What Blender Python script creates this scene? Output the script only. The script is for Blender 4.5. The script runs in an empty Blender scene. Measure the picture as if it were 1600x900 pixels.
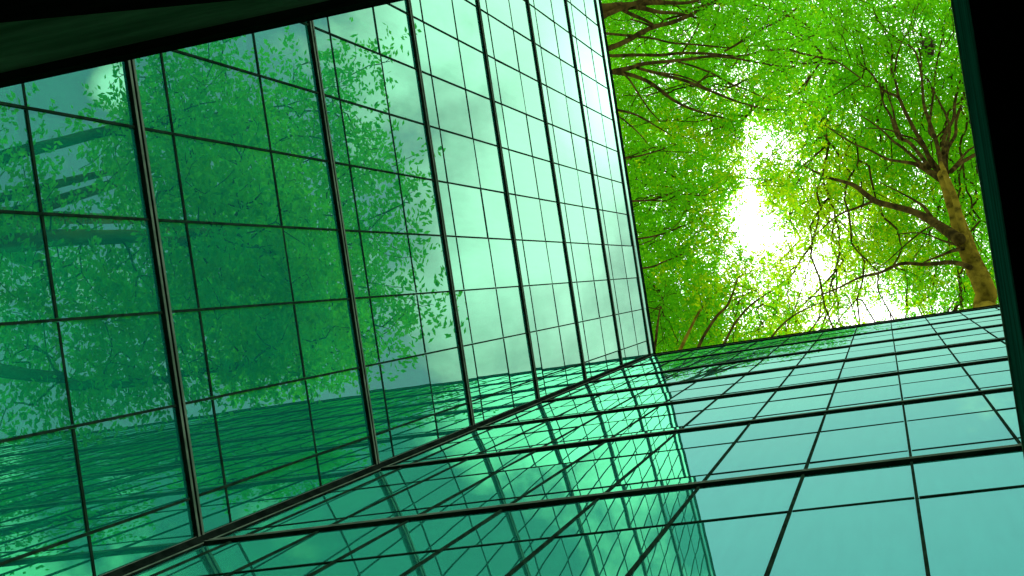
import bpy, math, random
import numpy as np
from mathutils import Vector, Matrix

random.seed(7)
rng = np.random.default_rng(11)
sc = bpy.context.scene
COL = sc.collection

# ------------------------------------------------------------------ camera
FPX = 2191.9
RC = np.array([[0.95510631, -0.15128988, -0.25472204],
               [0.15121145, 0.98829892, -0.02000851],
               [0.2547686, -0.01940663, 0.96680729]])      # columns: right, down, forward
EYE = np.array([0.0, 0.0, 1.6])
cd = bpy.data.cameras.new('camera')
cam = bpy.data.objects.new('camera', cd)
COL.objects.link(cam)
cd.sensor_width = 36.0
cd.lens = 36.0 * FPX / 1600.0
cd.clip_start = 0.05
cd.clip_end = 4000
m = Matrix.Identity(4)
for i in range(3):
    m[i][0] = RC[i, 0]
    m[i][1] = -RC[i, 1]
    m[i][2] = -RC[i, 2]
    m[i][3] = EYE[i]
cam.matrix_world = m
sc.camera = cam


def ray(px, py):
    d = RC @ np.array([px - 800.0, py - 450.0, FPX])
    return d / np.linalg.norm(d)


def at(px, py, h):
    """point on the line of sight of photo pixel (px, py), h metres above the eye"""
    d = ray(px, py)
    return EYE + d * (h / d[2])


# ------------------------------------------------------------------ sky, sun, exposure
SUN = ray(1175, 352)
sun_el = math.asin(SUN[2])
sun_az = math.atan2(SUN[0], SUN[1])
w = bpy.data.worlds.new('World')
sc.world = w
w.use_nodes = True
nt = w.node_tree
nt.nodes.clear()


def N(t, typ, **kw):
    n = t.nodes.new(typ)
    for k, v in kw.items():
        setattr(n, k, v)
    return n


def mathn(t, op, a, b=None, clamp=False):
    n = N(t, 'ShaderNodeMath', operation=op, use_clamp=clamp)
    for i, v in enumerate((a, b)):
        if v is None:
            continue
        if isinstance(v, (int, float)):
            n.inputs[i].default_value = v
        else:
            t.links.new(v, n.inputs[i])
    return n.outputs[0]


def sstep(t, v, lo, hi):
    n = N(t, 'ShaderNodeMapRange', interpolation_type='SMOOTHSTEP')
    t.links.new(v, n.inputs[0])
    n.inputs[1].default_value = lo
    n.inputs[2].default_value = hi
    return n.outputs[0]


def mixc(t, fac, a, b, blend='MIX'):
    n = N(t, 'ShaderNodeMix', data_type='RGBA', blend_type=blend)
    for i, v in ((0, fac), (6, a), (7, b)):
        if isinstance(v, (int, float)):
            n.inputs[i].default_value = v
        elif isinstance(v, tuple):
            n.inputs[i].default_value = (*v, 1)
        else:
            t.links.new(v, n.inputs[i])
    return n.outputs[2]


tc = N(nt, 'ShaderNodeTexCoord')
sky = N(nt, 'ShaderNodeTexSky', sky_type='NISHITA', sun_disc=False)
sky.sun_elevation = sun_el
sky.sun_rotation = sun_az
sky.air_density = 1.0
sky.dust_density = 1.5
# clouds: noise over the cloud plane (direction / height)
sep = N(nt, 'ShaderNodeSeparateXYZ')
nt.links.new(tc.outputs['Generated'], sep.inputs[0])
zc = mathn(nt, 'MAXIMUM', sep.outputs[2], 0.08)
comb = N(nt, 'ShaderNodeCombineXYZ')
U = mathn(nt, 'DIVIDE', sep.outputs[0], zc)
V = mathn(nt, 'DIVIDE', sep.outputs[1], zc)
nt.links.new(U, comb.inputs[0])
nt.links.new(V, comb.inputs[1])
no = N(nt, 'ShaderNodeTexNoise')
nt.links.new(comb.outputs[0], no.inputs['Vector'])
no.inputs['Scale'].default_value = 8.0
no.inputs['Detail'].default_value = 8.0
no.inputs['Roughness'].default_value = 0.58
no.inputs['Distortion'].default_value = 0.25


def blob(u, v, ru, rv):
    a = mathn(nt, 'DIVIDE', mathn(nt, 'SUBTRACT', U, u), ru)
    b = mathn(nt, 'DIVIDE', mathn(nt, 'SUBTRACT', V, v), rv)
    r = mathn(nt, 'SQRT', mathn(nt, 'ADD', mathn(nt, 'MULTIPLY', a, a), mathn(nt, 'MULTIPLY', b, b)))
    return sstep(nt, mathn(nt, 'SUBTRACT', 1.0, r), 0.0, 1.0)


cover = mathn(nt, 'MULTIPLY', blob(-0.02, -0.06, 0.26, 0.42), 0.75)           # bank over the court
cover = mathn(nt, 'ADD', cover, mathn(nt, 'MULTIPLY', blob(0.345, -0.22, 0.245, 0.66), 0.80))
cover = mathn(nt, 'ADD', cover, mathn(nt, 'MULTIPLY', blob(0.722, -0.243, 0.045, 0.03), 0.85))
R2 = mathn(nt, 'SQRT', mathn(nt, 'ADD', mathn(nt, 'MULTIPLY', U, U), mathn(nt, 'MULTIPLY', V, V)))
cover = mathn(nt, 'ADD', cover, mathn(nt, 'MULTIPLY', sstep(nt, R2, 0.8, 1.4), 0.7))     # unseen white haze added low round the horizon to brighten the walls
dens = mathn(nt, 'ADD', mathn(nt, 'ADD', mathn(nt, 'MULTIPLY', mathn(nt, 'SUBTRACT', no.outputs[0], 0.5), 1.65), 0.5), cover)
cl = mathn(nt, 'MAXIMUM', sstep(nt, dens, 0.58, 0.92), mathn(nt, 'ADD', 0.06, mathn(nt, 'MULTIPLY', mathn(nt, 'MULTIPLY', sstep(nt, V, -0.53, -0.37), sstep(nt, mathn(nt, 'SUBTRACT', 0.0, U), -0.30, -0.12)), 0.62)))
glow = blob(float(SUN[0] / SUN[2]), float(SUN[1] / SUN[2]), 0.12, 0.12)
glow2 = blob(0.278, -0.16, 0.07, 0.10)
shade = mathn(nt, 'ADD', 6.0, mathn(nt, 'MULTIPLY', sstep(nt, dens, 0.72, 1.40), 7.0))
shade = mathn(nt, 'ADD', shade, mathn(nt, 'MULTIPLY', blob(0.34, -0.44, 0.28, 0.28), 9.0))  # bright cloud added out of view, lifting the twice-mirrored glass
shade = mathn(nt, 'ADD', shade, mathn(nt, 'MULTIPLY', sstep(nt, R2, 0.8, 1.5), 8.0))  # brightness of the added horizon haze
shade = mathn(nt, 'ADD', shade, mathn(nt, 'MULTIPLY', blob(-0.02, -0.06, 0.26, 0.42), 14.0))
shade = mathn(nt, 'ADD', shade, mathn(nt, 'MULTIPLY', glow, 18.0))
shade = mathn(nt, 'ADD', shade, mathn(nt, 'MULTIPLY', glow2, 12.0))
cc = N(nt, 'ShaderNodeCombineXYZ')
nt.links.new(shade, cc.inputs[0])
nt.links.new(shade, cc.inputs[1])
nt.links.new(mathn(nt, 'MULTIPLY', shade, 0.97), cc.inputs[2])
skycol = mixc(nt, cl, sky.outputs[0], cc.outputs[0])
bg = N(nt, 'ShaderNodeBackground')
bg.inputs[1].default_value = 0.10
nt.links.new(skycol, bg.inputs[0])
wo = N(nt, 'ShaderNodeOutputWorld')
nt.links.new(bg.outputs[0], wo.inputs[0])

sl = bpy.data.lights.new('sun', 'SUN')
sl.energy = 5.0
sl.angle = math.radians(0.5)
sl.color = (1.0, 0.95, 0.86)
so = bpy.data.objects.new('sun', sl)
COL.objects.link(so)
so.rotation_euler = Vector(SUN).to_track_quat('Z', 'Y').to_euler()
so.location = (0, 0, 200)

sc.view_settings.view_transform = 'Standard'
sc.view_settings.look = 'None'
sc.view_settings.gamma = 1
sc.view_settings.use_curve_mapping = False
sc.view_settings.exposure = 0.68
sc.cycles.max_bounces = 10
sc.cycles.glossy_bounces = 6
sc.cycles.transparent_max_bounces = 16
sc.cycles.diffuse_bounces = 4
sc.cycles.sample_clamp_indirect = 6.0


# ------------------------------------------------------------------ helpers
def link(name, mesh, mats, parent=None):
    o = bpy.data.objects.new(name, mesh)
    COL.objects.link(o)
    for mm in (mats if isinstance(mats, (list, tuple)) else [mats]):
        mesh.materials.append(mm)
    if parent:
        o.parent = parent
    return o


def empty(name, label, cat, loc=(0, 0, 0), group=None):
    o = bpy.data.objects.new(name, None)
    COL.objects.link(o)
    o.location = loc
    o['label'] = label
    o['category'] = cat
    if group:
        o['group'] = group
    return o


class MB:
    """collects boxes, quads and tubes in world coordinates"""

    def __init__(self):
        self.v, self.f, self.mi = [], [], []

    def quad(self, a, b, c, d, mi=0):
        n = len(self.v)
        self.v += [tuple(a), tuple(b), tuple(c), tuple(d)]
        self.f.append((n, n + 1, n + 2, n + 3))
        self.mi.append(mi)

    def box(self, lo, hi, mi=0):
        x0, y0, z0 = lo
        x1, y1, z1 = hi
        n = len(self.v)
        self.v += [(x0, y0, z0), (x1, y0, z0), (x1, y1, z0), (x0, y1, z0), (x0, y0, z1), (x1, y0, z1), (x1, y1, z1), (x0, y1, z1)]
        for q in ((0, 3, 2, 1), (4, 5, 6, 7), (0, 1, 5, 4), (1, 2, 6, 5), (2, 3, 7, 6), (3, 0, 4, 7)):
            self.f.append(tuple(n + i for i in q))
            self.mi.append(mi)

    def hexa(self, p, mi=0):
        """eight corners, bottom four then top four"""
        n = len(self.v)
        self.v += [tuple(q) for q in p]
        for q in ((0, 3, 2, 1), (4, 5, 6, 7), (0, 1, 5, 4), (1, 2, 6, 5), (2, 3, 7, 6), (3, 0, 4, 7)):
            self.f.append(tuple(n + i for i in q))
            self.mi.append(mi)

    def tube(self, pts, rad, sides=8, mi=0, rough=0.0):
        pts = [np.array(p, float) for p in pts]
        n0 = len(self.v)
        up = None
        for i, p in enumerate(pts):
            t = pts[min(i + 1, len(pts) - 1)] - pts[max(i - 1, 0)]
            t /= np.linalg.norm(t) + 1e-9
            if up is None:
                up = np.cross(t, (0.3, 0.9, 0.2))
                if np.linalg.norm(up) < 0.1:
                    up = np.cross(t, (1, 0, 0))
            up = up - t * (up @ t)
            up /= np.linalg.norm(up) + 1e-9
            s = np.cross(t, up)
            for k in range(sides):
                a = 2 * math.pi * k / sides
                r = rad[i] * (1 + (random.uniform(-rough, rough) if rough else 0))
                self.v.append(tuple(p + (up * math.cos(a) + s * math.sin(a)) * r))
        for i in range(len(pts) - 1):
            for k in range(sides):
                a = n0 + i * sides + k
                b = n0 + i * sides + (k + 1) % sides
                self.f.append((a, b, b + sides, a + sides))
                self.mi.append(mi)
        self.f.append(tuple(n0 + k for k in reversed(range(sides))))
        self.mi.append(mi)
        self.f.append(tuple(n0 + (len(pts) - 1) * sides + k for k in range(sides)))
        self.mi.append(mi)

    def build(self, name, mats, parent=None, smooth=False, origin=None):
        me = bpy.data.meshes.new(name)
        v = self.v
        if origin is not None:
            v = [(a - origin[0], b - origin[1], c - origin[2]) for a, b, c in v]
        me.from_pydata(v, [], self.f)
        o = link(name, me, mats, parent)
        me.polygons.foreach_set('material_index', self.mi)
        if smooth:
            me.polygons.foreach_set('use_smooth', [True] * len(self.f))
        me.update()
        return o


def mat(name):
    mm = bpy.data.materials.new(name)
    mm.use_nodes = True
    t = mm.node_tree
    t.nodes.clear()
    out = N(t, 'ShaderNodeOutputMaterial')
    return mm, t, out


def noise(t, scale, detail=4, rough=0.55, vec=None, stretch=None):
    n = N(t, 'ShaderNodeTexNoise')
    n.inputs['Scale'].default_value = scale
    n.inputs['Detail'].default_value = detail
    n.inputs['Roughness'].default_value = rough
    if vec is None:
        vec = N(t, 'ShaderNodeNewGeometry').outputs['Position']
    if stretch:
        mp = N(t, 'ShaderNodeMapping')
        mp.inputs['Scale'].default_value = stretch
        t.links.new(vec, mp.inputs[0])
        vec = mp.outputs[0]
    t.links.new(vec, n.inputs['Vector'])
    return n.outputs[0]


def principled(name, c1, c2, scale=4.0, rough=0.6, metal=0.0, bump=0.0, stretch=None, spec=0.5, lo=0.35, hi=0.65):
    mm, t, out = mat(name)
    p = N(t, 'ShaderNodeBsdfPrincipled')
    nz = noise(t, scale, 6, 0.6, stretch=stretch)
    t.links.new(mixc(t, sstep(t, nz, lo, hi), c1, c2), p.inputs['Base Color'])
    p.inputs['Roughness'].default_value = rough
    p.inputs['Metallic'].default_value = metal
    p.inputs['Specular IOR Level'].default_value = spec
    if bump:
        b = N(t, 'ShaderNodeBump')
        b.inputs['Strength'].default_value = bump
        b.inputs['Distance'].default_value = 0.02
        t.links.new(nz, b.inputs['Height'])
        t.links.new(b.outputs[0], p.inputs['Normal'])
    t.links.new(p.outputs[0], out.inputs[0])
    return mm


def matte(name, c1, c2, scale=4.0, stretch=None, lo=0.35, hi=0.65, bump=0.0):
    mm, t, out = mat(name)
    d = N(t, 'ShaderNodeBsdfDiffuse')
    d.inputs['Roughness'].default_value = 0.6
    nz = noise(t, scale, 6, 0.6, stretch=stretch)
    t.links.new(mixc(t, sstep(t, nz, lo, hi), c1, c2), d.inputs[0])
    if bump:
        b = N(t, 'ShaderNodeBump')
        b.inputs['Strength'].default_value = bump
        b.inputs['Distance'].default_value = 0.02
        t.links.new(nz, b.inputs['Height'])
        t.links.new(b.outputs[0], d.inputs['Normal'])
    t.links.new(d.outputs[0], out.inputs[0])
    return mm


def glass(name, tint, body, trans, kbody, ktrans, krefl_edge, rough, wav, normal_bend, sheen=(0.64, 0.94, 0.78)):
    """coated curtain-wall glass: tinted mirror coat, milky tinted body, a little see-through, Fresnel sheen"""
    mm, t, out = mat(name)
    geo = N(t, 'ShaderNodeNewGeometry')
    bump = N(t, 'ShaderNodeBump')
    bump.inputs['Strength'].default_value = 1.0
    bump.inputs['Distance'].default_value = wav
    t.links.new(noise(t, 1.3, 1, 0.4), bump.inputs['Height'])
    add = N(t, 'ShaderNodeVectorMath', operation='ADD')       # reflection normal bent to mirror open sky; panes stay upright
    add.inputs[1].default_value = (0, 0, normal_bend)
    t.links.new(bump.outputs[0], add.inputs[0])
    nn = N(t, 'ShaderNodeVectorMath', operation='NORMALIZE')
    t.links.new(add.outputs[0], nn.inputs[0])
    gl = N(t, 'ShaderNodeBsdfGlossy')
    oi = N(t, 'ShaderNodeObjectInfo')
    pv = N(t, 'ShaderNodeMapRange')
    t.links.new(oi.outputs['Random'], pv.inputs[0])
    pv.inputs[3].default_value = 0.88
    pv.inputs[4].default_value = 1.08
    streak = N(t, 'ShaderNodeMapRange')
    t.links.new(noise(t, 3.0, 5, 0.7, stretch=(4.0, 4.0, 0.35)), streak.inputs[0])
    streak.inputs[1].default_value = 0.3
    streak.inputs[2].default_value = 0.75
    streak.inputs[3].default_value = 1.0
    streak.inputs[4].default_value = 0.86
    tv = N(t, 'ShaderNodeVectorMath', operation='SCALE')
    tv.inputs[0].default_value = tint
    t.links.new(mathn(t, 'MULTIPLY', pv.outputs[0], streak.outputs[0]), tv.inputs['Scale'])
    t.links.new(tv.outputs[0], gl.inputs['Color'])
    gl.inputs['Roughness'].default_value = rough
    t.links.new(nn.outputs[0], gl.inputs['Normal'])
    df = N(t, 'ShaderNodeBsdfDiffuse')
    dirt = sstep(t, noise(t, 2.2, 6, 0.65), 0.25, 0.8)
    t.links.new(mixc(t, dirt, tuple(c * 0.8 for c in body), body), df.inputs[0])
    tr = N(t, 'ShaderNodeBsdfTransparent')
    tr.inputs[0].default_value = (*trans, 1)
    m1 = N(t, 'ShaderNodeMixShader')
    m1.inputs[0].default_value = kbody
    t.links.new(gl.outputs[0], m1.inputs[1])
    t.links.new(df.outputs[0], m1.inputs[2])
    m2 = N(t, 'ShaderNodeMixShader')
    m2.inputs[0].default_value = ktrans
    t.links.new(m1.outputs[0], m2.inputs[1])
    t.links.new(tr.outputs[0], m2.inputs[2])
    fr = N(t, 'ShaderNodeFresnel')
    fr.inputs[0].default_value = 1.5
    g2 = N(t, 'ShaderNodeBsdfGlossy')
    g2.inputs['Color'].default_value = (*sheen, 1)
    g2.inputs['Roughness'].default_value = rough
    t.links.new(nn.outputs[0], g2.inputs['Normal'])
    m3 = N(t, 'ShaderNodeMixShader')
    t.links.new(mathn(t, 'MULTIPLY', fr.outputs[0], krefl_edge), m3.inputs[0])
    t.links.new(m2.outputs[0], m3.inputs[1])
    t.links.new(g2.outputs[0], m3.inputs[2])
    t.links.new(m3.outputs[0], out.inputs[0])
    return mm


M_glassA = glass('green_glass', (0.16, 0.66, 0.36), (0.01, 0.40, 0.27), (0.12, 0.7, 0.45), 0.28, 0.20, 0.9, 0.002, 0.0008, -0.055)
M_glassB = glass('teal_glass', (0.16, 0.80, 0.48), (0.04, 0.62, 0.42), (0.12, 0.7, 0.5), 0.20, 0.06, 0.8, 0.004, 0.0009, -0.175, (0.48, 0.98, 0.74))
M_dark = matte('dark_metal', (0.004, 0.009, 0.006), (0.010, 0.020, 0.013), 6)
M_alu = matte('pale_aluminium', (0.07, 0.115, 0.075), (0.13, 0.185, 0.125), 5)
M_mull = matte('green_black_metal', (0.006, 0.018, 0.010), (0.014, 0.036, 0.020), 8)
M_slab = principled('interior_concrete', (0.25, 0.32, 0.28), (0.35, 0.42, 0.37), 1.5, 0.85)
M_room = principled('interior_plaster', (0.18, 0.30, 0.25), (0.26, 0.40, 0.33), 1.0, 0.9)
M_roof = principled('roof_gravel', (0.16, 0.16, 0.14), (0.30, 0.30, 0.27), 9, 0.95)
M_soffit_lit = matte('lit_board_concrete', (0.020, 0.075, 0.030), (0.06, 0.17, 0.075), 2.0, stretch=(0.7, 14.0, 5.0), lo=0.3, hi=0.75, bump=0.4)
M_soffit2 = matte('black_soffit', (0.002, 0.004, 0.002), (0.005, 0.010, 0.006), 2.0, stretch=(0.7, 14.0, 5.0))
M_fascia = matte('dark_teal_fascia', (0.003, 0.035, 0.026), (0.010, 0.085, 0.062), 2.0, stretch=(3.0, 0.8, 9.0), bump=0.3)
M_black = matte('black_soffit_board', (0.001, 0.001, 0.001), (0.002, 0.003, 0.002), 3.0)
M_ground = principled('paving', (0.10, 0.10, 0.095), (0.17, 0.17, 0.16), 2.5, 0.9)
M_bark = matte('bark', (0.020, 0.019, 0.003), (0.160, 0.142, 0.012), 1.6, stretch=(1.6, 1.6, 0.6), lo=0.25, hi=0.62, bump=0.9)
M_bark2 = matte('twig_bark', (0.016, 0.015, 0.004), (0.062, 0.053, 0.010), 2.0)
M_nest = principled('dry_twigs', (0.03, 0.02, 0.008), (0.09, 0.06, 0.02), 8.0, 0.95)


def leafmat(name, d1, d2, t1, t2):
    mm, t, out = mat(name)
    info = N(t, 'ShaderNodeNewGeometry')
    r = info.outputs['Random Per Island']
    dif = N(t, 'ShaderNodeBsdfDiffuse')
    tl = N(t, 'ShaderNodeBsdfTranslucent')
    big = sstep(t, noise(t, 0.35, 2), 0.35, 0.65)
    f = mathn(t, 'ADD', mathn(t, 'MULTIPLY', r, 0.6), mathn(t, 'MULTIPLY', big, 0.4), clamp=True)
    t.links.new(mixc(t, f, d1, d2), dif.inputs[0])
    t.links.new(mixc(t, f, t1, t2), tl.inputs[0])
    mx = N(t, 'ShaderNodeMixShader')
    mx.inputs[0].default_value = 0.68
    t.links.new(dif.outputs[0], mx.inputs[1])
    t.links.new(tl.outputs[0], mx.inputs[2])
    t.links.new(mx.outputs[0], out.inputs[0])
    return mm


M_leaf = leafmat('leaf', (0.015, 0.10, 0.004), (0.045, 0.16, 0.004), (0.045, 0.40, 0.003), (0.17, 0.56, 0.004))
M_leaf_backlit = leafmat('backlit_leaf', (0.04, 0.12, 0.004), (0.08, 0.17, 0.004), (0.20, 0.54, 0.003), (0.46, 0.66, 0.004))  # yellow backlight of the sky gap painted into the leaf colour
M_leaf_dark = leafmat('deep_green_leaf', (0.012, 0.07, 0.006), (0.04, 0.12, 0.006), (0.06, 0.44, 0.005), (0.17, 0.56, 0.005))

# ------------------------------------------------------------------ ground
g = MB()
g.box((-600, -600, -0.5), (600, 600, 0.0))
go = g.build('ground', M_ground)
go['kind'] = 'structure'

# ------------------------------------------------------------------ glass wings
E0 = 1.6
BAND = [E0 + h for h in (4.35, 8.234, 11.532, 14.52, 17.516, 20.498, 23.522)]
CAPH, ROOFH = E0 + 26.496, E0 + 27.05
XA, YB = -4.5, 1.158
PA, PB = 0.6079, 0.6055
MA0, MB0 = 0.2397, -0.0117


class Wall:
    """one facade: u runs along it, z up, out is the outward direction"""

    def __init__(self, kind):
        self.k = kind

    def p(self, u, o, z):
        return (XA + o, u, z) if self.k == 'A' else (u, YB - o, z)

    def box(self, mb, u0, u1, o0, o1, z0, z1, mi=0):
        a, b = self.p(u0, o0, z0), self.p(u1, o1, z1)
        mb.box(tuple(min(i, j) for i, j in zip(a, b)), tuple(max(i, j) for i, j in zip(a, b)), mi)

    def pane(self, mb, u0, u1, z0, z1, tilt=0.0026, th=0.016):
        tu, tz = rng.normal(0, tilt), rng.normal(0, tilt)
        uc, zc_ = (u0 + u1) / 2, (z0 + z1) / 2
        P = []
        for (u, z) in ((u0, z0), (u1, z0), (u1, z1), (u0, z1)):
            P.append((u, z, (u - uc) * tu + (z - zc_) * tz))
        front = [self.p(u, o, z) for u, z, o in P]
        back = [self.p(u, o - th, z) for u, z, o in P]
        if self.k == 'B':
            front, back = front, back
        mb.hexa(back + front)


def build_wing(kind, root, glassmat, lines, inframe):
    W = Wall(kind)
    floors = []
    zs = [0.02, 1.4 + E0] + BAND + [CAPH]
    for i in range(len(zs) - 1):
        z0, z1 = zs[i], zs[i + 1]
        if i == 0:
            ts = [z0 + (z1 - z0) * 0.5]
        elif z1 - z0 < 2.5 and i == len(zs) - 2:
            ts = [z0 + 0.47, z0 + 1.78]
        else:
            ts = [z0 + 0.47, z0 + (2.06 if abs(z0 - BAND[1]) < 0.01 else 2.65 if abs(z0 - BAND[0]) < 0.01 else 1.80)]
        floors.append((z0, z1, ts))
    rest_glass, rest_tr = MB(), MB()
    nwin = 0
    for fi, (z0, z1, ts) in enumerate(floors):
        for ui in range(len(lines) - 1):
            u0, u1 = lines[ui], lines[ui + 1]
            cut = [z0 + 0.002] + ts + [z1 - 0.002]
            show = inframe(fi, u0, u1, z0, z1) and nwin < 100
            mb = MB() if show else rest_glass
            for a, b in zip(cut[:-1], cut[1:]):
                W.pane(mb, u0 + 0.001, u1 - 0.001, a + 0.001, b - 0.001)
            if show:
                nwin += 1
                wo_ = mb.build('window', glassmat, root)
            for tz in ts:
                tb = MB() if show else rest_tr
                W.box(tb, u0 + 0.012, u1 - 0.012, -0.03, 0.006, tz - 0.012, tz + 0.012)
                if show:
                    tb.build('transom', M_mull, wo_)
    r = rest_glass.build('window', glassmat, root)
    r['kind'] = 'stuff'
    rest_tr.build('transom', M_mull, r)
    for u in lines:
        mb = MB()
        ztops = [f[0] for f in floors] + [CAPH]
        for a, b in zip(ztops[:-1], ztops[1:]):
            W.box(mb, u - 0.008, u + 0.008, -0.05, 0.011, a + 0.045, b - 0.05)
        mb.build('mullion', M_mull, root)
    ua, ub = lines[0], lines[-1]
    for z in [f[0] for f in floors[1:]] + [CAPH]:
        mb = MB()
        W.box(mb, ua, ub, -0.06, 0.004, z - 0.048, z + 0.044)
        W.box(mb, ua, ub, 0.004, 0.026, z - 0.048, z - 0.016)
        W.box(mb, ua, ub, 0.004, 0.024, z + 0.014, z + 0.044)
        fb = mb.build('floor_band', M_dark, root)  # shade under the fins painted in: their bodies are dark metal
        tb = MB()
        W.box(tb, ua, ub, 0.026, 0.029, z - 0.044, z - 0.017)
        W.box(tb, ua, ub, 0.024, 0.027, z + 0.017, z + 0.043)
        tb.build('metal_trim', M_alu, fb)
    # glass parapet and coping
    pb = MB()
    for u0, u1 in zip(lines[:-1], lines[1:]):
        W.pane(pb, u0 + 0.002, u1 - 0.002, CAPH + 0.05, ROOFH - 0.03)
    pb.build('parapet_glass', glassmat, root)
    cb = MB()
    W.box(cb, ua, ub, -0.14, 0.03, ROOFH - 0.03, ROOFH + 0.012)
    W.box(cb, ua, ub, -0.10, 0.012, ROOFH - 0.10, ROOFH - 0.03)
    cb.build('roof_coping', M_dark, root)
    return floors


def on_screen(P, mx=60):
    c = RC.T @ (np.array(P) - EYE)
    if c[2] <= 0.1:
        return False
    x, y = 800 + FPX * c[0] / c[2], 450 + FPX * c[1] / c[2]
    return -mx < x < 1600 + mx and -mx < y < 900 + mx


linesA = [YB - 0.012] + [MA0 + 0.608 - k * PA for k in range(0, 32)]
linesA = sorted(linesA)
linesB = sorted([XA + 0.012] + [MB0 + k * PB for k in range(-7, 24)])


def visA(fi, u0, u1, z0, z1):
    return fi >= 1 and any(on_screen((XA, u, z), 10) for u in (u0, (u0 + u1) / 2, u1) for z in (z0, (z0 + z1) / 2, z1))


def visB(fi, u0, u1, z0, z1):
    return fi >= 1 and any(on_screen((u, YB, z), 10) for u in (u0, (u0 + u1) / 2, u1) for z in (z0, (z0 + z1) / 2, z1)) and u0 < 1.6


wingA = empty('office_wing', 'tall green glass facade rising along the left, mirroring leaves and white clouds', 'building')
wingB = empty('office_wing', 'pale teal glass facade across the bottom right, its roof edge under the tree trunk', 'building')
fA = build_wing('A', wingA, M_glassA, linesA, visA)
fB = build_wing('B', wingB, M_glassB, linesB, visB)

# interiors, back walls and roofs
DEP = 6.0
yA0, yA1 = linesA[0], YB + DEP
xB1 = linesB[-1]
for z0, z1, ts in fA[1:]:
    s = MB()
    s.box((XA - DEP + 0.2, yA0 + 0.1, z0 - 0.14), (XA - 0.12, YB - 0.02, z0 + 0.04))
    s.build('floor_slab', M_slab, wingA)
    s = MB()
    s.box((XA - DEP + 0.2, YB + 0.12, z0 - 0.14), (xB1 - 0.1, YB + DEP - 0.2, z0 + 0.04))
    s.build('floor_slab', M_slab, wingB)
for u in (-16.2, -12.6, -9.0, -5.4, -1.8):
    s = MB()
    s.box((XA - 1.7, u - 0.2, 0.0), (XA - 1.3, u + 0.2, CAPH - 0.3))
    s.build('column', M_slab, wingA)
s = MB()
s.box((XA - DEP, yA0, 0), (XA - DEP + 0.2, YB, CAPH))
s.box((XA - DEP + 0.2, yA0 - 0.0, 0), (XA - 0.07, yA0 + 0.1, CAPH))
s.build('back_wall', M_room, wingA)
s = MB()
s.box((XA - DEP, YB + DEP - 0.2, 0), (xB1, YB + DEP, CAPH))
s.box((xB1 - 0.1, YB + 0.07, 0), (xB1, YB + DEP - 0.2, CAPH))
s.box((XA - DEP, YB, 0), (XA - DEP + 0.2, YB + DEP - 0.2, CAPH))
s.build('back_wall', M_room, wingB)
s = MB()
s.box((XA - DEP, yA0, CAPH), (XA - 0.15, YB, CAPH + 0.2))
s.build('roof_deck', M_roof, wingA)
s = MB()
s.box((XA - DEP, YB + 0.15, CAPH), (xB1, YB + DEP, CAPH + 0.2))
s.build('roof_deck', M_roof, wingB)
# a pale beam and a lit strip inside the left wing
s = MB()
s.box((XA - 1.25, -1.55, E0 + 9.9), (XA - 0.95, YB - 0.3, E0 + 10.05))
s.build('ceiling_beam', M_slab, wingA)

M_lamp = bpy.data.materials.new('lamp_tube')
M_lamp.use_nodes = True
tt = M_lamp.node_tree
tt.nodes.clear()
em = N(tt, 'ShaderNodeEmission')
em.inputs[0].default_value = (0.7, 1.0, 0.9, 1)
em.inputs[1].default_value = 1.2
tt.links.new(em.outputs[0], N(tt, 'ShaderNodeOutputMaterial').inputs[0])
for zb in BAND[1:3]:
    for yy in (0.02, -2.4, -4.8):
        s = MB()
        s.box((XA - 1.45, yy - 0.025, zb - 0.19), (XA - 0.65, yy + 0.025, zb - 0.145))
        s.build('ceiling_light', M_lamp, wingA)

# corner post where the two facades meet
s = MB()
s.box((XA + 0.031, YB - 0.038, 0.02), (XA + 0.040, YB - 0.031, CAPH))
s.box((XA + 0.004, YB - 0.060, 0.02), (XA + 0.031, YB - 0.031, CAPH))
s.box((XA + 0.031, YB - 0.031, 0.02), (XA + 0.060, YB - 0.004, CAPH))
cp = s.build('corner_post', M_dark, wingA)
s = MB()
s.box((XA + 0.0605, YB - 0.024, 0.02), (XA + 0.063, YB - 0.017, CAPH))
s.box((XA + 0.012, YB - 0.063, 0.02), (XA + 0.019, YB - 0.0605, CAPH))
s.build('metal_trim', M_alu, cp)

# ------------------------------------------------------------------ canopy overhead (upper left) and roof beam (right)
can = empty('concrete_canopy', 'dark board-marked concrete canopy crossing the upper left corner', 'canopy')
HC = 3.0
zc0 = E0 + HC
e0, e1 = at(0, 137, HC + 0.06), at(640, 0, HC + 0.06)
yE = (e0[1] + e1[1]) / 2
s = MB()
s.box((XA + 0.06, yE - 0.022, zc0), (4.2, yE, zc0 + 0.06))
s.build('edge_beam', M_soffit2, can)
# lit wedge of soffit painted as a paler panel, tapering towards the edge beam
s = MB()
x0, x1 = XA + 0.06, at(600, 10, HC)[0]
xl, yl = at(0, 34, HC)[0], at(0, 34, HC)[1]
yb0 = yE - 0.03 + (yl - yE + 0.03) * (x1 - x0) / (x1 - xl)
s.hexa([(x0, yb0, zc0 + 0.012), (x1, yE - 0.03, zc0 + 0.012), (x1, yE - 0.0225, zc0 + 0.012), (x0, yE - 0.0225, zc0 + 0.012),
        (x0, yb0, zc0 + 0.028), (x1, yE - 0.03, zc0 + 0.028), (x1, yE - 0.0225, zc0 + 0.028), (x0, yE - 0.0225, zc0 + 0.028)])
s.build('lit_soffit_wedge', M_soffit_lit, can)
s = MB()
s.box((XA + 0.06, yE - 5.0, zc0 + 0.03), (4.2, yE - 0.024, zc0 + 0.055))
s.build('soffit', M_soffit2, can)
s = MB()
for x in (-3.5, 3.6):
    s.box((x, yE - 4.6, 0), (x + 0.4, yE - 4.2, zc0 + 0.03))
s.build('support_column', M_soffit2, can)

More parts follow.
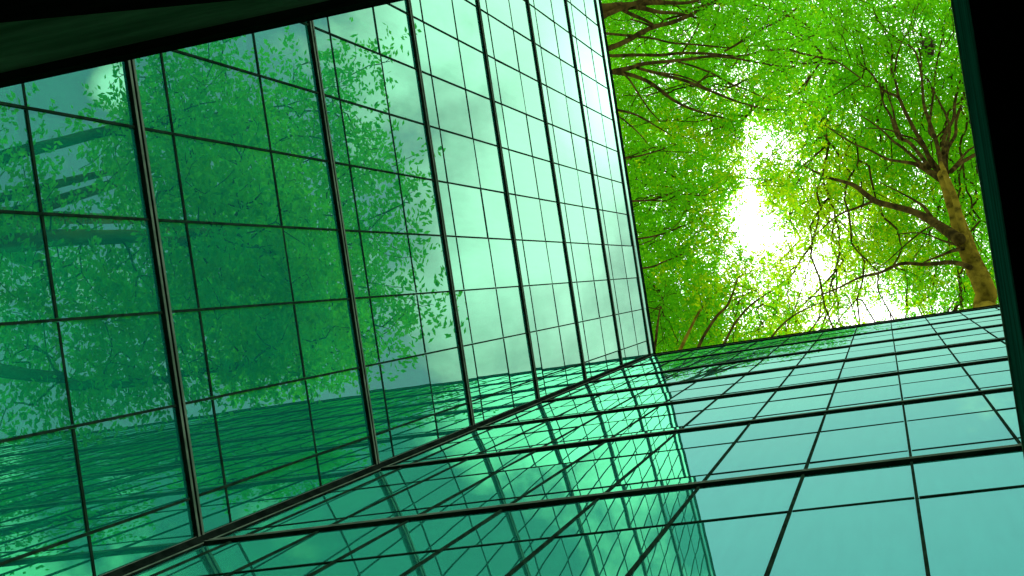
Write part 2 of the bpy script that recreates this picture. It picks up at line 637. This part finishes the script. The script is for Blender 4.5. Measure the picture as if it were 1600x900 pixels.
bm = empty('roof_beam', 'black roof beam with dark teal side running down the right edge', 'beam')
HB = 4.0
xR = at(1575.5, 400, HB)[0]
s = MB()
s.box((xR, yE - 3.0, E0 + HB), (xR + 0.004, YB - 0.06, E0 + HB + 0.52))
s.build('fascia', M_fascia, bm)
s = MB()
s.box((xR - 0.004, yE - 3.0, E0 + HB + 0.52), (xR + 0.05, YB - 0.06, E0 + HB + 0.545))
s.build('edge_trim', M_alu, bm)
s = MB()
s.box((xR + 0.004, yE - 3.0, E0 + HB), (xR + 2.6, YB - 0.06, E0 + HB + 0.50))
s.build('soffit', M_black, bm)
s = MB()
for y in (yE - 2.8, YB - 0.4):
    s.box((xR + 2.2, y, 0), (xR + 2.5, y + 0.3, E0 + HB))
s.build('support_post', M_black, bm)


# ------------------------------------------------------------------ trees
def smooth_path(pts, rad, n=5):
    P = np.array(pts, float)
    R_ = np.array(rad, float)
    out, ro = [], []
    for i in range(len(P) - 1):
        p0, p1, p2, p3 = P[max(i - 1, 0)], P[i], P[i + 1], P[min(i + 2, len(P) - 1)]
        for k in range(n):
            t = k / n
            q = 0.5 * ((2 * p1) + (-p0 + p2) * t + (2 * p0 - 5 * p1 + 4 * p2 - p3) * t * t + (-p0 + 3 * p1 - 3 * p2 + p3) * t ** 3)
            out.append(q)
            ro.append(R_[i] * (1 - t) + R_[i + 1] * t)
    out.append(P[-1])
    ro.append(R_[-1])
    return out, ro


class Noise2:
    def __init__(self, seed, n=64):
        self.g = np.random.default_rng(seed).random((n, n))
        self.n = n

    def __call__(self, x, y):
        xi, yi = np.floor(x).astype(int), np.floor(y).astype(int)
        fx, fy = x - xi, y - yi
        fx, fy = fx * fx * (3 - 2 * fx), fy * fy * (3 - 2 * fy)
        n, g_ = self.n, self.g
        a, b = g_[xi % n, yi % n], g_[(xi + 1) % n, yi % n]
        c, d = g_[xi % n, (yi + 1) % n], g_[(xi + 1) % n, (yi + 1) % n]
        return (a * (1 - fx) + b * fx) * (1 - fy) + (c * (1 - fx) + d * fx) * fy


n1, n2 = Noise2(1), Noise2(2)


def fbm(x, y):
    return (n1(x, y) + 0.5 * n2(x * 2.1, y * 2.1) + 0.25 * n1(x * 4.3 + 9, y * 4.3)) / 1.75


def leaves_mesh(name, C, up_dir, L, parent, mats, per=22, spread=0.4, flat=0.5, seed=0, warm=None):
    """sprays of small pointed leaves: each spray is a few twiglets carrying two rows of leaflets"""
    r = np.random.default_rng(seed)
    nC = len(C)
    total = nC * per
    ci = np.repeat(np.arange(nC), per)
    # twiglet direction per group of ~8 leaves
    grp = np.arange(total) // 7
    ng = grp.max() + 1
    th = r.uniform(0, 2 * np.pi, ng)
    inc = r.normal(0, 0.35, ng)
    tw = np.stack([np.cos(th) * np.cos(inc), np.sin(th) * np.cos(inc), np.sin(inc)], 1)
    org = r.normal(0, spread * 0.55, (ng, 3)) * np.array([1, 1, 0.6])
    s = r.uniform(0, 1, total)
    t = tw[grp]
    side = np.cross(t, np.array([0, 0, 1.0]))
    side /= np.linalg.norm(side, axis=1, keepdims=True) + 1e-9
    sg = np.where(r.random(total) < 0.5, -1, 1)[:, None]
    pos = C[ci] + org[grp] + t * (s * spread * 0.9)[:, None] + r.normal(0, 0.06 * spread, (total, 3))
    d = side * sg + t * 0.55 + r.normal(0, 0.25, (total, 3))
    d /= np.linalg.norm(d, axis=1, keepdims=True)
    nrm = np.array([0, 0, 1.0]) + r.normal(0, flat, (total, 3))
    wv = np.cross(d, nrm)
    wv /= np.linalg.norm(wv, axis=1, keepdims=True) + 1e-9
    ln = L * r.uniform(0.65, 1.3, total)[:, None]
    wd = ln * r.uniform(0.2, 0.3, total)[:, None]
    v = np.empty((total, 4, 3))
    v[:, 0] = pos
    v[:, 1] = pos + d * ln * 0.45 + wv * wd
    v[:, 2] = pos + d * ln - np.array([0, 0, 1]) * ln * 0.12
    v[:, 3] = pos + d * ln * 0.45 - wv * wd
    me = bpy.data.meshes.new(name)
    me.vertices.add(total * 4)
    me.loops.add(total * 4)
    me.polygons.add(total)
    me.vertices.foreach_set('co', v.astype(np.float32).ravel())
    me.loops.foreach_set('vertex_index', np.arange(total * 4, dtype=np.int32))
    me.polygons.foreach_set('loop_start', np.arange(0, total * 4, 4, dtype=np.int32))
    me.polygons.foreach_set('loop_total', np.full(total, 4, dtype=np.int32))
    me.update(calc_edges=True)
    o = link(name, me, mats, parent)
    if warm is not None:
        me.polygons.foreach_set('material_index', warm[ci].astype(np.int32))
    return o


def grow_twigs(mb, skel, srad, C, sides=4, r0=0.012, jig=0.12):
    """join every spray to the nearest limb or to a spray already joined; radius from what it carries"""
    S = np.array(skel)
    d0 = np.array([np.min(((S - c) ** 2).sum(1)) for c in C])
    order = np.argsort(d0)
    pts = np.vstack([S, np.zeros((len(C), 3))])
    cost = np.zeros(len(S) + len(C))
    parent = np.full(len(S) + len(C), -1)
    n = len(S)
    pos_of = {}
    for c in order:
        dd = np.sqrt(((pts[:n] - C[c]) ** 2).sum(1))
        tot = dd + 0.45 * cost[:n]
        j = int(np.argmin(tot))
        pts[n] = C[c]
        parent[n] = j
        cost[n] = cost[j] + dd[j]
        n += 1
    load = np.zeros(n)
    for i in range(n - 1, len(S) - 1, -1):
        load[i] += 1
        load[parent[i]] += load[i]
    for i in range(len(S), n):
        a, b = pts[parent[i]], pts[i]
        ra = r0 * min(load[i] ** 0.45, 6)
        rb = r0 * min(max(load[i] - 1, 0.4) ** 0.45, 6)
        if parent[i] < len(S):
            ra = min(ra, srad[parent[i]] * 0.8)
            rb = min(rb, ra)
        L_ = np.linalg.norm(b - a)
        m_ = (a + b) / 2 + rng.normal(0, jig, 3) * L_ * 0.5
        mb.tube([a, m_, b], [ra, (ra + rb) / 2, rb], sides)


def make_tree(name, label, base, limbs, C, L, per, spread, bark_r0, mats, seed, warm=None, cat='tree', trunk=None, group=None, lsides=10):
    root = empty(name, label, cat, tuple(base), group)
    off = np.array(base)
    tm, bmb = MB(), MB()
    skel, srad = [], []
    for i, (pts, rad) in enumerate(limbs):
        P, R_ = smooth_path(pts, rad)
        (tm if i < (trunk or 1) else bmb).tube([p - off for p in P], R_, 12 if i < (trunk or 1) else lsides, 0, 0.05)
        skel += [p for p in P]
        srad += R_
    grow_twigs(bmb, [p - off for p in skel], srad, C - off, r0=bark_r0)
    tm.build('trunk', M_bark, root, True)
    bmb.build('branches', [M_bark2], root, True)
    leaves_mesh('crown', C - off, None, L, root, mats, per, spread, seed=seed, warm=warm)
    return root


def PX(lst, h0, h1):
    """photo path -> points climbing from h0 to h1 above the eye, each with a width in photo pixels"""
    n = len(lst)
    pts, rad = [], []
    k_ = 0.74 if h0 > 55 else 1.0
    for i, (x, y, wpx) in enumerate(lst):
        h = h0 + (h1 - h0) * i / max(n - 1, 1)
        p = at(x, y, h)
        pts.append(p)
        rad.append(0.5 * k_ * wpx * np.linalg.norm(p - EYE) / FPX)
    return pts, rad


# where foliage and sky gaps lie, seen from below (photo pixels)
GAPS = [(1235, 405, 95, 75, .22), (1172, 347, 34, 44, 1.5), (1165, 255, 16, 50, .7), (1225, 225, 30, 30, .45), (1185, 205, 24, 22, .6), (1085, 45, 14, 22, 1.0), (1110, 140, 18, 14, .5),
        (1210, 140, 40, 16, .35), (1245, 400, 50, 28, .45), (1300, 445, 55, 20, .35), (1130, 435, 20, 16, 1.0), (1330, 360, 30, 18, .5), (1420, 490, 160, 13, 1.2),
        (1390, 455, 60, 12, .3), (1235, 365, 26, 20, .6), (1010, 35, 12, 8, .6), (1480, 170, 14, 22, .4), (1060, 160, 24, 12, .5), (1300, 250, 18, 10, .3), (1245, 8, 16, 10, .3),
        (960, 50, 10, 8, .6), (1540, 330, 20, 50, .4), (1490, 465, 60, 18, .5), (1020, 315, 14, 10, .3), (1150, 300, 14, 40, .3), (1330, 505, 80, 16, .9)]


def density(x, y):
    d = 0.62 + 0.95 * (fbm(x / 55.0, y / 55.0) - 0.35) + 0.5 * (fbm(x / 21.0 + 40, y / 21.0) - 0.45)
    for gx, gy, rx, ry, k in GAPS:
        q = ((x - gx) / rx) ** 2 + ((y - gy) / ry) ** 2
        d = d - k * np.exp(-q * 0.9)
    left = np.clip((1130 - x) / 150.0, 0, 1) * np.clip((y - 120) / 200.0, 0, 1)
    return np.clip(d + 0.35 * left, 0, 1.3)


def sample(n, box_, seed):
    r = np.random.default_rng(seed)
    out = []
    while len(out) < n:
        x = r.uniform(box_[0], box_[2], 4000)
        y = r.uniform(box_[1], box_[3], 4000)
        k = r.random(4000) * 1.15 < density(x, y)
        out += list(zip(x[k], y[k]))
    return np.array(out[:n])


def owner(x, y):
    """which tree a spray belongs to"""
    wob = 60 * (fbm(x / 90.0 + 5, y / 90.0 + 3) - 0.5)
    xx, yy = x + wob, y + wob * 0.7
    big = (xx + np.random.default_rng(5).normal(0, 38, len(xx)) > 1200 + np.clip(250 - yy, -60, 200) * 0.18)
    low = (~big) & (yy > 400 + (xx - 1000) * 0.12)
    mid = (~big) & (~low) & (yy > 205 + (xx - 960) * 0.25)
    return np.where(big, 0, np.where(low, 2, np.where(mid, 3, 1)))


pin = sample(11500, (930, -22, 1585, 600), 21)
pall = pin
own = owner(pall[:, 0], pall[:, 1])
own[(pall[:, 1] < -10) & (pall[:, 0] > 1250)] = 0


def centres(k, h_lo, h_hi, seed):
    r = np.random.default_rng(seed)
    q = pall[own == k]
    hh = r.uniform(h_lo, h_hi, len(q)) + 3.0 * (fbm(q[:, 0] / 80, q[:, 1] / 80) - 0.5)
    P = np.array([at(x, y, h) for (x, y), h in zip(q, hh)])
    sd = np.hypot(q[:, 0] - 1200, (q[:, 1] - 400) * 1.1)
    wf = np.clip(1.15 - sd / 300.0, 0.02, 0.95)  # painted backlight colour is commonest around the bright gap
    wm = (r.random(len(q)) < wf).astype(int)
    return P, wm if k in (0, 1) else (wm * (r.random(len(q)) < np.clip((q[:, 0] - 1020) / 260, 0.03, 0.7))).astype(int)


ROOF = CAPH + 0.2
# --- the big tree on the right
T1 = [
    # trunk, upper trunk
    PX([(1552, 492, 46), (1540, 455, 42), (1522, 415, 38), (1505, 372, 36), (1493, 335, 27), (1482, 300, 24), (1472, 272, 20)], 58, 66),
    PX([(1514, 392, 16), (1502, 350, 15), (1492, 310, 13), (1478, 275, 11), (1470, 255, 8)], 60, 66),
    # big limb to the left and its continuation
    PX([(1500, 375, 26), (1478, 360, 22), (1455, 345, 17), (1425, 330, 14), (1395, 322, 12), (1370, 315, 12), (1352, 303, 11), (1335, 290, 9), (1315, 283, 7), (1290, 276, 5), (1262, 262, 3), (1235, 250, 1.6)], 60, 72),
    PX([(1366, 314, 6), (1340, 324, 5), (1312, 335, 4), (1290, 352, 3), (1270, 372, 2)], 66, 70),
    PX([(1462, 348, 10), (1452, 335, 8), (1440, 320, 6), (1405, 300, 3), (1375, 285, 2)], 62, 68),
    PX([(1516, 418, 11), (1500, 412, 10), (1482, 410, 9), (1445, 413, 8), (1408, 412, 7), (1375, 426, 6), (1345, 433, 5), (1318, 446, 4), (1285, 460, 3), (1250, 468, 1.6)], 59, 67),
    PX([(1505, 388, 9), (1488, 392, 7), (1468, 400, 5), (1450, 407, 4), (1440, 412, 2)], 60, 64),
    PX([(1499, 384, 6), (1470, 375, 4), (1440, 364, 3), (1400, 366, 2)], 60, 65),
    PX([(1465, 348, 4), (1440, 362, 3.5), (1412, 385, 3), (1390, 405, 2), (1368, 422, 1.5)], 61, 64),
    # fan of upright limbs from the fork
    PX([(1484, 305, 14), (1472, 275, 13), (1455, 253, 11), (1442, 225, 9), (1430, 205, 8), (1412, 170, 7), (1403, 152, 6), (1380, 140, 5), (1352, 105, 4), (1322, 97, 3), (1296, 88, 2)], 65, 82),
    PX([(1404, 152, 6), (1400, 130, 5), (1393, 110, 5), (1394, 85, 4), (1392, 68, 3), (1372, 30, 2.5), (1360, -10, 2)], 74, 84),
    PX([(1398, 112, 4), (1404, 80, 3.5), (1420, 45, 3), (1436, 5, 2), (1445, -25, 1.5)], 76, 85),
    PX([(1352, 105, 4), (1347, 78, 3), (1340, 55, 2.5), (1332, 30, 2), (1322, 8, 1.5)], 79, 85),
    PX([(1470, 258, 10), (1464, 225, 9), (1452, 190, 8), (1443, 160, 6), (1440, 120, 5), (1432, 85, 4), (1420, 70, 3.5), (1400, 60, 3), (1388, 35, 2.5), (1402, 0, 2)], 66, 83),
    PX([(1441, 118, 4), (1438, 85, 3.5), (1430, 62, 3), (1424, 30, 2.5), (1438, -10, 2)], 76, 84),
    PX([(1476, 275, 10), (1474, 240, 9), (1476, 212, 8), (1490, 185, 7), (1492, 160, 6), (1502, 115, 4), (1508, 70, 3)], 66, 80),
    PX([(1480, 280, 10), (1478, 255, 9), (1481, 232, 8), (1493, 210, 7), (1494, 190, 6), (1503, 160, 5), (1512, 130, 4)], 66, 78),
    PX([(1460, 215, 7), (1452, 205, 6), (1454, 180, 5), (1458, 150, 4), (1462, 110, 4), (1470, 70, 3), (1480, 30, 2.5), (1492, -10, 2)], 69, 83),
    PX([(1474, 240, 7), (1484, 205, 6), (1478, 180, 5), (1468, 160, 4), (1448, 120, 3)], 67, 78),
    PX([(1486, 268, 10), (1500, 255, 9), (1514, 247, 8), (1526, 240, 7), (1545, 228, 5)], 66, 72),
    PX([(1482, 270, 6), (1500, 250, 5), (1512, 236, 4), (1524, 228, 3.5), (1540, 215, 3)], 66, 72),
    PX([(1470, 280, 15), (1452, 268, 13), (1438, 260, 10), (1425, 255, 8), (1405, 252, 6), (1385, 248, 5), (1360, 235, 4), (1335, 225, 3.5), (1310, 210, 3), (1290, 196, 2)], 66, 76),
    PX([(1446, 262, 8), (1430, 248, 7), (1412, 232, 6), (1395, 220, 5), (1380, 205, 4), (1360, 190, 3), (1345, 180, 2)], 67, 75),
    PX([(1452, 262, 10), (1436, 240, 8), (1420, 222, 7), (1405, 215, 8), (1398, 200, 8), (1392, 182, 5), (1380, 160, 4), (1375, 130, 3)], 66, 77),
    PX([(1410, 218, 6), (1400, 195, 5), (1395, 170, 4), (1388, 150, 3), (1383, 125, 2.5)], 69, 76),
    PX([(1470, 268, 6), (1448, 238, 5), (1430, 218, 4), (1412, 212, 4), (1385, 202, 3), (1352, 200, 2)], 67, 73),
]
base1 = np.array([7.2, 3.6, ROOF])
T1[0][0].insert(0, np.array([6.3, 3.2, ROOF + 14]))
T1[0][1].insert(0, 0.68)
T1[0][0].insert(0, base1)
T1[0][1].insert(0, 0.85)
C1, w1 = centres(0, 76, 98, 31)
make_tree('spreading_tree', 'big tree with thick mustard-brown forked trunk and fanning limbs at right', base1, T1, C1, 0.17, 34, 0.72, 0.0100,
          [M_leaf, M_leaf_backlit], 41, w1, trunk=2)

# --- tree behind the left wing, its limbs reaching in from the left
T2 = [
    ([np.array([-12.0, -5.0, ROOF]), np.array([-11.4, -5.3, ROOF + 4]), np.array([-10.4, -5.9, ROOF + 8.5])], [0.36, 0.30, 0.24]),
    PX([(880, 10, 22), (938, 14, 17), (965, 11, 15), (985, 9, 12), (1010, 4, 9), (1040, 4, 7), (1075, 4, 5), (1110, -6, 3)], 38, 46),
    PX([(900, 60, 12), (942, 27, 8), (955, 20, 8), (975, 11, 8), (1000, 2, 7), (1020, -10, 6)], 38, 41),
    PX([(988, 11, 6), (1005, 13, 8), (1030, 19, 6), (1052, 20, 5), (1075, 24, 4), (1095, 30, 3)], 41, 46),
    PX([(974, 16, 6), (990, 24, 6), (1005, 30, 5), (1020, 38, 4)], 40, 43),
    PX([(900, 95, 11), (950, 76, 8.5), (975, 66, 8), (1000, 52, 8), (1022, 42, 7), (1050, 35, 6.5), (1075, 25, 6), (1095, 14, 5), (1120, 0, 4), (1140, -12, 3)], 38, 48),
    PX([(1021, 42, 4), (1005, 36, 3), (985, 30, 2.5)], 42, 43),
    PX([(900, 84, 8), (952, 87, 5), (985, 86, 5), (1010, 86, 5), (1035, 86, 5), (1065, 83, 4), (1110, 84, 4), (1135, 87, 4), (1160, 87, 3.5), (1195, 80, 3.5), (1230, 77, 3.5), (1255, 84, 3), (1290, 92, 3), (1310, 98, 2.5), (1345, 122, 2)], 38, 54),
    PX([(1132, 80, 3), (1150, 70, 3.5), (1168, 58, 4), (1192, 45, 4), (1210, 36, 3), (1232, 24, 2.5), (1248, 10, 1.5)], 45, 50),
    PX([(1228, 77, 3), (1250, 64, 2.5), (1275, 54, 1.8)], 49, 51),
    PX([(905, 130, 11), (954, 113, 8), (985, 106, 7), (1005, 100, 6), (1040, 96, 5), (1080, 92, 4.5), (1110, 88, 4), (1140, 90, 3.5), (1175, 96, 3), (1215, 103, 2), (1240, 103, 1.5)], 37, 48),
    PX([(950, 112, 8), (975, 115, 7), (995, 120, 6), (1020, 132, 6), (1050, 155, 5), (1075, 168, 4), (1105, 178, 3), (1140, 187, 2.5), (1160, 196, 1.5)], 38, 47),
    PX([(996, 106, 5), (1010, 110, 5), (1040, 118, 5), (1070, 126, 5), (1095, 136, 4.5), (1120, 146, 4), (1150, 158, 3), (1185, 168, 2.5), (1210, 175, 1.5)], 39, 48),
    PX([(1015, 112, 3), (1050, 116, 3), (1080, 124, 2.5), (1105, 138, 2), (1130, 140, 1.2)], 40, 46),
    PX([(1060, 97, 3), (1085, 104, 3), (1115, 116, 3), (1140, 130, 3), (1165, 140, 2.2), (1200, 155, 1.5)], 43, 49),
    PX([(972, 113, 3), (985, 127, 3), (1000, 150, 2.5), (1015, 172, 2.2), (1030, 188, 1.5)], 38, 42),
    PX([(940, 168, 7), (965, 172, 4), (990, 178, 3.5), (1010, 188, 3), (1025, 197, 2.2), (1050, 212, 1.3)], 37, 43),
    PX([(945, 176, 4), (968, 183, 2.5), (995, 205, 2), (1010, 222, 1.5)], 37, 41),
    PX([(925, 50, 6), (955, 53, 4), (985, 56, 4), (1020, 60, 3.5), (1050, 67, 3), (1090, 70, 3), (1140, 75, 2)], 38, 46),
]
for i in range(1, len(T2)):
    if T2[i][0][0][0] < -7.5 and i not in (3, 4):
        pass
C2, w2 = centres(1, 45, 58, 32)
make_tree('leaning_tree', 'tree whose thick bare limbs reach in from behind the left facade', (-12.0, -5.0, ROOF), T2, C2, 0.108, 34, 0.44, 0.0060,
          [M_leaf, M_leaf_backlit], 42, w2)

# --- low young trees behind the corner and above the lower roof edge
T3 = [
    ([np.array([-6.6, 4.2, ROOF]), np.array([-6.3, 3.9, ROOF + 4])] + PX([(1062, 548, 5), (1078, 515, 4), (1092, 488, 3), (1110, 465, 2)], 38, 42)[0], [0.16, 0.12, 0.05, 0.04, 0.03, 0.02]),
    PX([(1085, 560, 6), (1098, 528, 5), (1120, 494, 4.5), (1136, 478, 4), (1148, 450, 3), (1155, 432, 2), (1175, 425, 1.2)], 36, 44),
    PX([(1120, 560, 5), (1140, 520, 4), (1152, 500, 3.5), (1175, 475, 3), (1205, 455, 2)], 36, 43),
    PX([(1140, 472, 3), (1160, 462, 2.5), (1185, 452, 1.5)], 42, 45),
    PX([(1020, 570, 5), (1026, 520, 4), (1030, 490, 2.5), (1036, 465, 1.5)], 36, 42),
    PX([(1190, 550, 4), (1215, 515, 3), (1245, 490, 2.5), (1290, 470, 1.5)], 36, 44),
    PX([(1230, 540, 3), (1262, 520, 2.5), (1280, 495, 2), (1283, 465, 1.3)], 36, 43),
]
C3, w3 = centres(2, 41, 52, 33)
make_tree('young_tree', 'dense green young tree with thin dark stems in the corner above both roofs', (-6.6, 4.2, ROOF), T3, C3, 0.100, 34, 0.41, 0.0042,
          [M_leaf_dark, M_leaf_backlit], 43, w3)

T4 = [
    ([np.array([-11.0, 0.6, ROOF]), np.array([-10.6, 0.2, ROOF + 5]), np.array([-9.6, -0.6, ROOF + 9])], [0.28, 0.22, 0.16]),
    PX([(930, 330, 7), (985, 315, 3.5), (1020, 312, 3), (1050, 302, 2.5), (1080, 290, 1.5)], 38, 45),
    PX([(1015, 313, 2.5), (1040, 314, 2.2), (1065, 312, 1.5), (1085, 318, 1.2)], 41, 45),
    PX([(935, 425, 6), (1012, 418, 3), (1035, 410, 2.5), (1060, 400, 2), (1090, 385, 1.2)], 38, 44),
    PX([(925, 250, 6), (985, 246, 3), (1020, 238, 2.5), (1050, 228, 1.5)], 38, 44),
    PX([(930, 380, 5), (1005, 372, 3), (1045, 362, 2.2), (1085, 345, 1.5), (1110, 335, 1)], 38, 46),
]
C4, w4 = centres(3, 42, 54, 34)
make_tree('leafy_tree', 'bushy fine-leaved tree along the left roof edge, beside the bright sky gap', (-11.0, 0.6, ROOF), T4, C4, 0.102, 34, 0.43, 0.0052,
          [M_leaf, M_leaf_backlit], 44, w4)

# --- broad-leaved tree right of the camera, seen mirrored in the left facade
r5 = np.random.default_rng(55)
cents = []
for (cx, cy, cz, rr, n) in ((6.6, -2.6, 27.5, 3.2, 300), (8.2, 0.0, 25.0, 2.6, 170), (5.6, -0.3, 29.0, 2.2, 150), (7.6, -5.4, 29.5, 2.6, 160), (8.8, -3.0, 22.5, 2.4, 110)):
    d = r5.normal(0, 1, (n, 3))
    d /= np.linalg.norm(d, axis=1, keepdims=True)
    cents.append(np.array([cx, cy, cz]) + d * rr * r5.random((n, 1)) ** 0.4 * np.array([1, 1, 0.8]))
C5 = np.vstack(cents)
C5 = C5[(C5[:, 1] < YB - 0.35) & (C5[:, 0] > (C5[:, 2] - E0) * 0.135)]
b5 = np.array([9.6, -2.6, 0.0])
T5 = [
    ([b5, b5 + (-.2, .1, 8), b5 + (-.6, .0, 15), b5 + (-1.5, -.1, 20), b5 + (-2.4, -.1, 24), b5 + (-3.4, 0, 28)], [0.42, 0.34, 0.28, 0.22, 0.16, 0.06]),
    ([b5 + (-.7, 0, 15), b5 + (-1.0, 1.2, 19), b5 + (-1.4, 2.4, 23), b5 + (-2.6, 2.8, 27), b5 + (-3.9, 2.6, 30)], [0.2, 0.16, 0.12, 0.08, 0.03]),
    ([b5 + (-1.0, -.1, 18), b5 + (-1.3, -1.4, 22), b5 + (-1.8, -2.6, 27), b5 + (-2.6, -3.2, 31)], [0.2, 0.15, 0.1, 0.03]),
    ([b5 + (-.4, 0, 13), b5 + (.1, -.6, 18), b5 + (-.3, -.5, 22), b5 + (-.9, -.9, 25)], [0.18, 0.12, 0.08, 0.03]),
]
make_tree('broad_leaf_tree', 'large broad-leaved tree mirrored as leaf shapes in the left glass', b5, T5, C5, 0.15, 44, 0.55, 0.010,
          [M_leaf_dark, M_leaf], 45, (r5.random(len(C5)) < 0.35).astype(int), group='broad-leaved trees mirrored in the glass')

cents = []
for (cx, cy, cz, rr, n) in ((7.2, -3.2, 41.0, 3.4, 330), (7.6, -0.6, 38.5, 2.6, 200), (9.6, -5.6, 40.0, 3.2, 240), (10.2, -1.6, 36.0, 3.0, 220), (8.0, -7.6, 43.0, 2.6, 160)):
    d = r5.normal(0, 1, (n, 3))
    d /= np.linalg.norm(d, axis=1, keepdims=True)
    cents.append(np.array([cx, cy, cz]) + d * rr * r5.random((n, 1)) ** 0.4 * np.array([1, 1, 0.8]))
C6 = np.vstack(cents)
C6 = C6[((C6[:, 0] + 9) / (C6[:, 2] - E0) > 0.40 + 0.16 * r5.random(len(C6))) & (C6[:, 1] < YB - 0.35) & (C6[:, 0] > (C6[:, 2] - E0) * 0.125)]
b6 = np.array([12.6, -4.2, 0.0])
T6 = [
    ([b6, b6 + (-.2, .1, 12), b6 + (-.4, .2, 24), b6 + (-1.0, .3, 31), b6 + (-1.8, .6, 36), b6 + (-2.6, 1.0, 40)], [0.42, 0.34, 0.26, 0.17, 0.10, 0.015]),
    ([b6 + (-.5, .2, 25), b6 + (-1.0, 1.8, 30), b6 + (-1.8, 3.0, 34), b6 + (-2.8, 3.6, 37)], [0.16, 0.11, 0.06, 0.012]),
    ([b6 + (-.7, .2, 28), b6 + (-1.2, -1.2, 34), b6 + (-1.8, -2.6, 38), b6 + (-2.2, -3.4, 42)], [0.16, 0.11, 0.06, 0.012]),
    ([b6 + (-.6, .2, 26), b6 + (-.6, -1.0, 32), b6 + (-1.2, -1.5, 36), b6 + (-1.8, -1.6, 39)], [0.13, 0.09, 0.05, 0.012]),
]
make_tree('broad_leaf_tree', 'tallest broad-leaved tree, mirrored higher up in the left glass below the pale clouds', b6, T6, C6, 0.19, 40, 0.75, 0.012,
          [M_leaf_dark, M_leaf], 46, (r5.random(len(C6)) < 0.5).astype(int), group='broad-leaved trees mirrored in the glass')

# ------------------------------------------------------------------ bird's nest and a broken stub on the big tree
nb = MB()
nc = at(1450, 74, 80)
for i in range(260):
    a = r5.normal(0, 1, 3)
    a /= np.linalg.norm(a)
    p = a * np.array([0.30, 0.55, 0.30]) * r5.uniform(0.55, 1.0)
    t_ = np.cross(a, r5.normal(0, 1, 3))
    t_ /= np.linalg.norm(t_) + 1e-6
    ln = r5.uniform(0.15, 0.4)
    nb.tube([p - t_ * ln, p + r5.normal(0, .03, 3), p + t_ * ln], [0.014, 0.018, 0.010], 4)
ne = nb.build('bird_nest', M_nest)
ne.location = tuple(nc)
ne['label'] = 'dark ragged clump of dry twigs lodged high between the upper limbs'
ne['category'] = 'nest'
